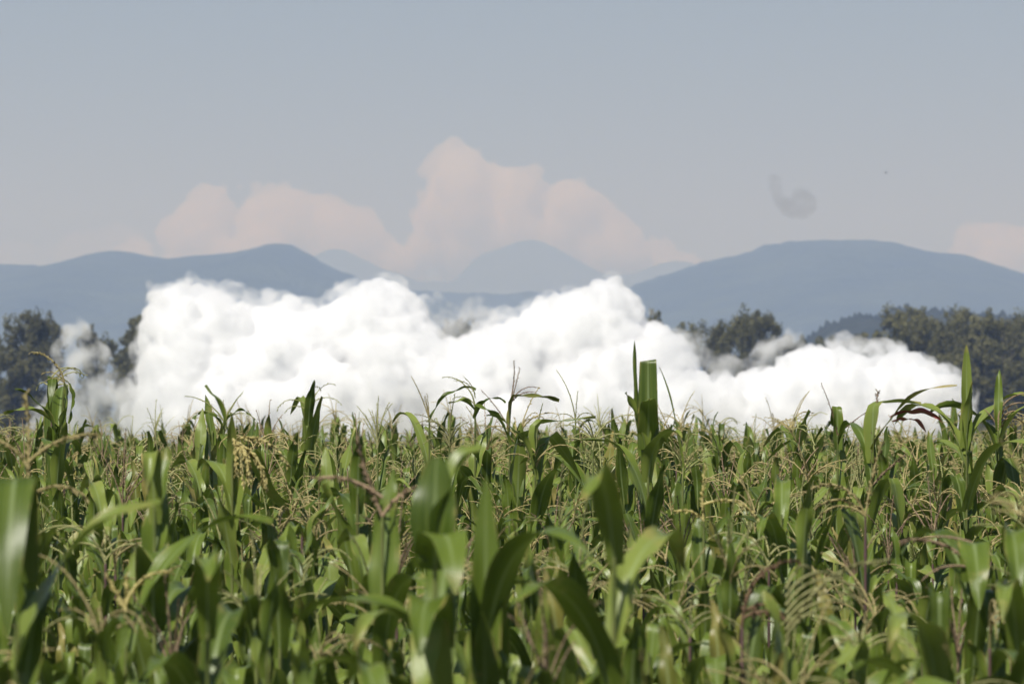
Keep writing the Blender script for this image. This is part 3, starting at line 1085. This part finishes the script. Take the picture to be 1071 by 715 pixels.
# tassels against the steam
hero(449, 31, zat(438, 31), "corn plant with a stiff straight tassel spike leaning before the steam notch", 'straw', seed=9, custom_tassel=[
    dict(az=R(175), L=.25, th0=.30, curl=.25, rad=.004), dict(az=R(170), L=.13, th0=.12, curl=.15, rad=.003), dict(az=R(185), L=.12, th0=.18, curl=.1, rad=.003), dict(az=R(160), L=.14, th0=.05, curl=.1, rad=.003)],
    leaves=[dict(az=R(10), L=.35, W=.05, th0=.4, curl=1.6, vee=.4, dz=.02)], rest_from=.34)
hero(497, 30, zat(428, 30), "corn plant with a hooked tassel curving over before the steam notch", 'green', seed=10, custom_tassel=[
    dict(az=R(175), L=.30, th0=.0, curl=1.75, rad=.004, power=1.0), dict(az=R(182), L=.14, th0=.4, curl=1.3, rad=.003, dz=.08), dict(az=R(170), L=.15, th0=.6, curl=1.6, rad=.003, dz=.02), dict(az=R(10), L=.13, th0=-.1, curl=-.9, rad=.003, dz=.06)],
    leaves=[dict(az=R(185), L=.16, W=.05, th0=.7, curl=1.7, vee=.6, dz=.01), dict(az=R(-40), L=.26, W=.055, th0=.5, curl=2.0, vee=.5, dz=.05)], rest_from=.36)
hero(533, 28, zat(455, 28), "corn plant with a yellowed snapped leaf and brown tassel before the steam", 'pink', seed=11, custom_tassel=[
    dict(az=R(10), L=.22, th0=.25, curl=-.35, rad=.004, dz=.15), dict(az=R(0), L=.20, th0=.30, curl=-.1, rad=.003, dz=.14), dict(az=R(160), L=.24, th0=.5, curl=.3, rad=.003, dz=.03), dict(az=R(20), L=.16, th0=.6, curl=1.2, rad=.003, dz=.15),
    dict(az=R(-20), L=.2, th0=.3, curl=1.6, rad=.003, dz=.14)],
    leaves=[dict(az=R(12), L=.42, W=.05, th0=.06, curl=.25, vee=.5, dz=.0, fold=(.42, 1.45), mat='leaf_yellow'), dict(az=R(200), L=.3, W=.05, th0=.3, curl=1.4, vee=.4, dz=.05)], rest_from=.36)
hero(560, 26, zat(490, 26), "corn plant whose broad leaf bends over like a hook before the highest puff", 'straw', 'droop', seed=12, leaves=[
    dict(az=R(20), L=.48, W=.085, th0=.02, curl=.2, vee=.35, dz=.0, fold=(.38, 1.35), wbase=.85, tipp=.45),
    dict(az=R(190), L=.4, W=.07, th0=.2, curl=1.3, vee=.4, dz=.05)], rest_from=.18, tn=5)
hero(602, 32, zat(440, 32), "corn plant with one very long thin tassel spike leaning before the steam's highest puff", 'green', seed=13, custom_tassel=[
    dict(az=R(180), L=.31, th0=.12, curl=.55, rad=.0035), dict(az=R(5), L=.17, th0=.03, curl=.1, rad=.003), dict(az=R(40), L=.16, th0=.6, curl=1.8, rad=.003), dict(az=R(190), L=.14, th0=.6, curl=1.8, rad=.003)], rest_from=.34)
hero(234, 33, zat(440, 33), "corn plant with a wide spreading tassel of thin arms before the low hump of steam", 'green', seed=14, custom_tassel=[
    dict(az=R(178), L=.28, th0=.55, curl=1.0, rad=.0045), dict(az=R(5), L=.20, th0=.45, curl=.3, rad=.004), dict(az=R(0), L=.16, th0=.6, curl=-.1, rad=.003), dict(az=R(170), L=.12, th0=-.1, curl=.3, rad=.003),
    dict(az=R(185), L=.2, th0=.7, curl=1.5, rad=.003), dict(az=R(10), L=.22, th0=.8, curl=1.7, rad=.003)],
    leaves=[dict(az=R(15), L=.22, W=.06, th0=.4, curl=2.2, vee=.4, dz=.04), dict(az=R(175), L=.24, W=.05, th0=.4, curl=2.3, vee=.4, dz=.06)], rest_from=.34)
# red leaf
d = 25.0
hero(912, d, zat(470, d), "corn plant with a folded leaf and a red dried leaf hanging beside it", 'pink', seed=15, leaves=[
    dict(az=R(25), L=.50, W=.10, th0=.02, curl=.1, vee=.2, dz=.06, fold=(.50, 1.55), wbase=.9, tipp=.4),
    dict(az=R(10), L=.26, W=.034, th0=1.2, curl=1.4, vee=.5, dz=-.10, off=(.08, -.02, .04), mat='leaf_red', twist=2.0),
    dict(az=R(30), L=.20, W=.026, th0=1.3, curl=1.5, vee=.5, dz=-.09, off=(.09, -.03, .03), mat='leaf_red', twist=1.0),
    dict(az=R(-10), L=.5, W=.06, th0=.5, curl=1.2, vee=.3, dz=.0, mat='leaf_yellow')],
    custom_tassel=[dict(az=R(30), L=.38, th0=.04, curl=.1, rad=.009, big=1.3, dens=1.5, dz=-.12), dict(az=R(10), L=.2, th0=.7, curl=.3, rad=.005, dz=-.16)], rest_from=.2)
hero(876, 27, zat(455, 27), "corn plant with a blunt curled leaf end before the low domed steam", 'brown', seed=16, leaves=[
    dict(az=R(100), L=.33, W=.06, th0=.05, curl=.1, vee=.5, dz=.07, fold=(.6, 2.4), wbase=.9, tipp=.4)],
    custom_tassel=[dict(az=R(170), L=.26, th0=.2, curl=.25, rad=.003), dict(az=R(5), L=.2, th0=.8, curl=.3, rad=.003)], rest_from=.36)
hero(1044, 27, zat(450, 27), "corn plant with tan tassel arms looping over in front of the trees", 'pink', seed=17, custom_tassel=[
    dict(az=R(5 + 8 * i), L=.30 - .035 * i, th0=.05 + .14 * i, curl=2.3, rad=.0045, power=1.0, dz=.05 - .012 * i) for i in range(5)]
    + [dict(az=R(170), L=.12, th0=.3, curl=.6, rad=.004)], leaves=[dict(az=R(80), L=.3, W=.06, th0=.1, curl=.4, vee=.6, dz=.0), dict(az=R(5), L=.4, W=.07, th0=.3, curl=1.4, vee=.4, dz=.1)], rest_from=.2)
# near arching tassels
hero(822, 14.0, zat(675, 14), "near corn plant with a great feathery greenish tassel arching sideways", 'pale', seed=18, custom_tassel=[
    dict(az=R(8), L=.36, th0=.28, curl=1.35, rad=.007, big=1.5, dens=1.3)] + [dict(az=R(-20 + 14 * i), L=.17 + .02 * i, th0=.5 + .05 * i, curl=1.3 + .1 * i, rad=.004, big=1.2, dz=.02 + .02 * i) for i in range(7)], rest_from=.2)
hero(776, 14.6, zat(655, 14.6), "near corn plant with two brown tassel arms hooked downwards", 'brown', seed=19, purple=True, custom_tassel=[
    dict(az=R(8), L=.26, th0=.06, curl=1.7, rad=.008, big=1.2, power=1.4), dict(az=R(5), L=.14, th0=1.0, curl=1.5, rad=.007, big=1.2, dz=.02), dict(az=R(20), L=.12, th0=.8, curl=1.6, rad=.006, dz=.03)], rest_from=.22)
hero(1017, 16.0, zat(590, 16), "near corn plant with orange brown tassel arms pointing back before the dark gap", 'pink', seed=20, custom_tassel=[
    dict(az=R(180), L=.22, th0=.8, curl=1.0, rad=.006, big=1.2), dict(az=R(175), L=.14, th0=1.2, curl=.6, rad=.004, dz=.06), dict(az=R(190), L=.16, th0=1.3, curl=1.1, rad=.004, dz=-.01)], rest_from=.16,
    leaves=[dict(az=TOCAM, L=.4, W=.1, th0=.1, curl=1.3, vee=.12, dz=.05, fold=(.25, 1.6))])
hero(905, 19.5, zat(540, 19.5), "corn plant with a thick tan tassel hooking over above a dark stalk", 'straw', seed=21, purple=True, custom_tassel=[
    dict(az=R(182), L=.26, th0=.3, curl=1.9, rad=.007, big=1.5, dens=1.4), dict(az=R(190), L=.18, th0=.8, curl=1.7, rad=.005, big=1.4), dict(az=R(170), L=.2, th0=.6, curl=1.8, rad=.005, big=1.4), dict(az=R(0), L=.26, th0=.15, curl=.15, rad=.006, big=1.2)], rest_from=.3)
hero(736, 20, zat(545, 20), "corn plant with a cream yellow tassel arm curving like a cane", 'golden', seed=22, custom_tassel=[
    dict(az=R(0), L=.22, th0=1.2, curl=1.4, rad=.006, big=1.6, dens=1.5, dz=.06), dict(az=R(180), L=.2, th0=.1, curl=-.3, rad=.006, big=1.6), dict(az=R(200), L=.12, th0=.7, curl=1.2, rad=.005)], rest_from=.25)
hero(620, 27, zat(470, 27), "corn plant with a full pale yellow tassel hanging down all round", 'pale', 'droop', seed=23, tn=13, tL=.27, rest_from=.36)
hero(395, 33, zat(468, 33), "corn plant with a bushy pale yellow tassel under the steam's long crown", 'pale', 'upright', seed=24, tn=12, rest_from=.34)
hero(470, 29, zat(468, 29), "corn plant with a bright pale spreading tassel below the steam notch", 'pale', 'arch', seed=25, tn=12, rest_from=.34)
hero(400, 15, zat(540, 15), "near blurred corn plant with a tan tassel arm stretched sideways", 'pink', seed=26, custom_tassel=[
    dict(az=R(182), L=.20, th0=.9, curl=.9, rad=.007, big=1.3, dz=.05), dict(az=R(170), L=.22, th0=.4, curl=-.2, rad=.007, big=1.3), dict(az=R(10), L=.12, th0=.5, curl=.8, rad=.005)], rest_from=.25)
hero(132, 15, zat(640, 15), "near blurred corn plant with a short yellow tassel and hooked arm", 'golden', seed=27, custom_tassel=[
    dict(az=R(5), L=.16, th0=.3, curl=1.4, rad=.006, big=1.3, dz=.02), dict(az=R(180), L=.11, th0=.4, curl=.3, rad=.006, big=1.2), dict(az=R(90), L=.1, th0=.1, curl=.2, rad=.008, big=1.2)], rest_from=.2)
hero(30, 16, zat(520, 16), "near blurred corn plant with straw tassel arms below the dark rounded tree", 'straw', seed=28, custom_tassel=[
    dict(az=R(5), L=.22, th0=.8, curl=.9, rad=.007, big=1.3, dz=.1), dict(az=R(175), L=.2, th0=.5, curl=1.3, rad=.007, big=1.3, dz=.08), dict(az=R(90), L=.3, th0=.05, curl=.2, rad=.008, big=1.3), dict(az=R(0), L=.18, th0=.9, curl=1.5, rad=.005, big=1.3)], rest_from=.25)

# ---- prototypes and the rows
protos = []
cols = ['green', None, 'straw', None, 'pale', None, 'straw', None, None, 'pink', None, 'straw', None, None, 'pale', None, 'straw', None, 'green', None]
for i, c in enumerate(cols):
    form = TASSEL_FORMS[i % 8]
    protos.append(dict(col=c, form=form, H=2.02 + .05 * (i % 4), habit='upright' if i % 2 else 'arch', seed=100 + i, ear=i % 4 == 0))

rg = random.Random(77)
spots = []
row_dy, dx = 0.76, 0.215
tilt = 0.05
y = 10.6
END = 68.0
while y < END:
    hw = y * (1071 / 2 / F) * 1.12 + 1.0
    x = -hw + rg.uniform(0, dx)
    step = dx * (1 if y < 45 else (1.25 if y < 75 else 1.5))
    while x < hw:
        X, Y = x + rg.gauss(0, .035), y + x * tilt + rg.gauss(0, .06)
        if Y > 10.4 and rg.random() > .05:
            if all((X - hx) ** 2 + ((Y - hy) * .35) ** 2 > .085 ** 2 for hx, hy in heroes):
                hmul = 1.0 + rg.gauss(0, .06) + .03 * mnoise.noise(Vector((X * .6, Y * .4, 0))) - .085 * max(0, (24 - Y) / 13)
                for hx, hy in heroes:
                    if .1 < hy - Y < 9 and abs(X / Y - hx / hy) * F < 20:
                        hmul = min(hmul, .93)
                spots.append((Y, X, rg.choice((0, math.pi)) + rg.gauss(0, .32), hmul, rg.randrange(len(protos))))
        x += step * rg.uniform(.75, 1.25)
    y += row_dy
spots.sort()


def in_view(X, Y):
    px = 535.5 + X / Y * F
    return -15 < px < 1086


N_IND = 300 - len(heroes)
near = [s for s in spots if in_view(s[1], s[0])][:N_IND]
near_set = set(near)

ZONES = [(95, "the dark rounded tree"), (160, "the steam's thin ragged end"), (225, "the steam's first tall edge"), (300, "the golden drooping tassel"), (370, "the pointed mountain summit"),
         (440, "the steam's long crown"), (515, "the notch in the steam"), (590, "the yellowed snapped leaf"), (650, "the highest puff of steam"), (710, "the flat folded leaf"), (780, "the trees veiled by steam"),
         (850, "the grey smoke smudge"), (920, "the round mountain summit"), (980, "the red dried leaf"), (1200, "the spear shaped leaf")]


def place_label(px):
    for lim, n in ZONES:
        if px < lim: return n


used_labels = {}
srcs = {}
for (Y, X, rz, hm, k) in near:
    pr = protos[k]
    if k not in srcs:
        o = build_plant(plant_geo(pr['seed'], pr['H'], pr['col'], pr['form'], 0, pr['habit'], 10, with_ear=pr['ear']), (X, Y, 0), rz)
        o.scale = (hm, hm, hm)
        srcs[k] = o
    else:
        o = copy_plant(srcs[k], (X, Y, 0), rz, hm)
    px = 535.5 + X / Y * F
    row = "nearest blurred row" if Y < 12.6 else ("blurred front rows" if Y < 15.5 else ("middle rows" if Y < 19.5 else "sharper back rows"))
    tall = "tall" if hm > 1.035 else ("short" if hm < .965 else "")
    tas = f"{FORMNAME[pr['form']]} {COLNAME[pr['col']]} tassel" if pr['col'] else "no tassel"
    lab = f"{tall} corn plant, {tas}, {row}, below {place_label(px)}".strip()
    tag(o, lab, "corn plant", CORN)

# ---- the rest of the field: one mass of corn
WITH_TASSEL = [i for i, p in enumerate(protos) if p['col']]
KEYS = list(MATS.keys())
def combined(parts):
    vs_, fs_, as_, ms_ = [], [], [], []
    off = 0
    for nm, g, mk in parts:
        v, f, a = g.arrays()
        if len(f) == 0: continue
        vs_.append(v); fs_.append(f + off); as_.append(a); ms_.append(np.full(len(f), KEYS.index(mk), np.int32))
        off += len(v)
    return np.concatenate(vs_), np.concatenate(fs_), np.concatenate(as_), np.concatenate(ms_)


lods = {}
for k, pr in enumerate(protos):
    for L_ in (1, 2):
        lods[(k, L_)] = combined(plant_geo(pr['seed'] + 40, pr['H'], pr['col'], pr['form'], L_, pr['habit'], 10 if L_ == 1 else 7))
vs_, fs_, as_, ms_ = [], [], [], []
off = 0
for s in spots:
    if s in near_set: continue
    Y, X, rz, hm, k = s
    if Y > 27 and protos[k]['col'] is None and rg.random() < .45:
        k = rg.choice(WITH_TASSEL)
    hm *= 1.0 + rg.gauss(0, .02)
    v, f, a, m = lods[(k, 1 if Y < 48 else 2)]
    c, sn = math.cos(rz), math.sin(rz)
    w = np.empty_like(v)
    w[:, 0] = (v[:, 0] * c - v[:, 1] * sn) * hm + X
    w[:, 1] = (v[:, 0] * sn + v[:, 1] * c) * hm + Y
    w[:, 2] = v[:, 2] * hm
    a2 = a.copy()
    a2[:, 2] = (a2[:, 2] + rg.random()) % 1.0
    vs_.append(w); fs_.append(f + off); as_.append(a2); ms_.append(m)
    off += len(v)
me = mesh_from_arrays("corn_crop", np.concatenate(vs_), np.concatenate(fs_), np.concatenate(as_), [MATS[k] for k in KEYS], np.concatenate(ms_))
tag(link(bpy.data.objects.new("corn_crop", me)), "dense green tasselled corn filling the field behind the front rows", "corn crop", None, "stuff")
print("spots", len(spots), "individual", len(near) + len(heroes), "near to", near[-1][0], "crop verts", off)
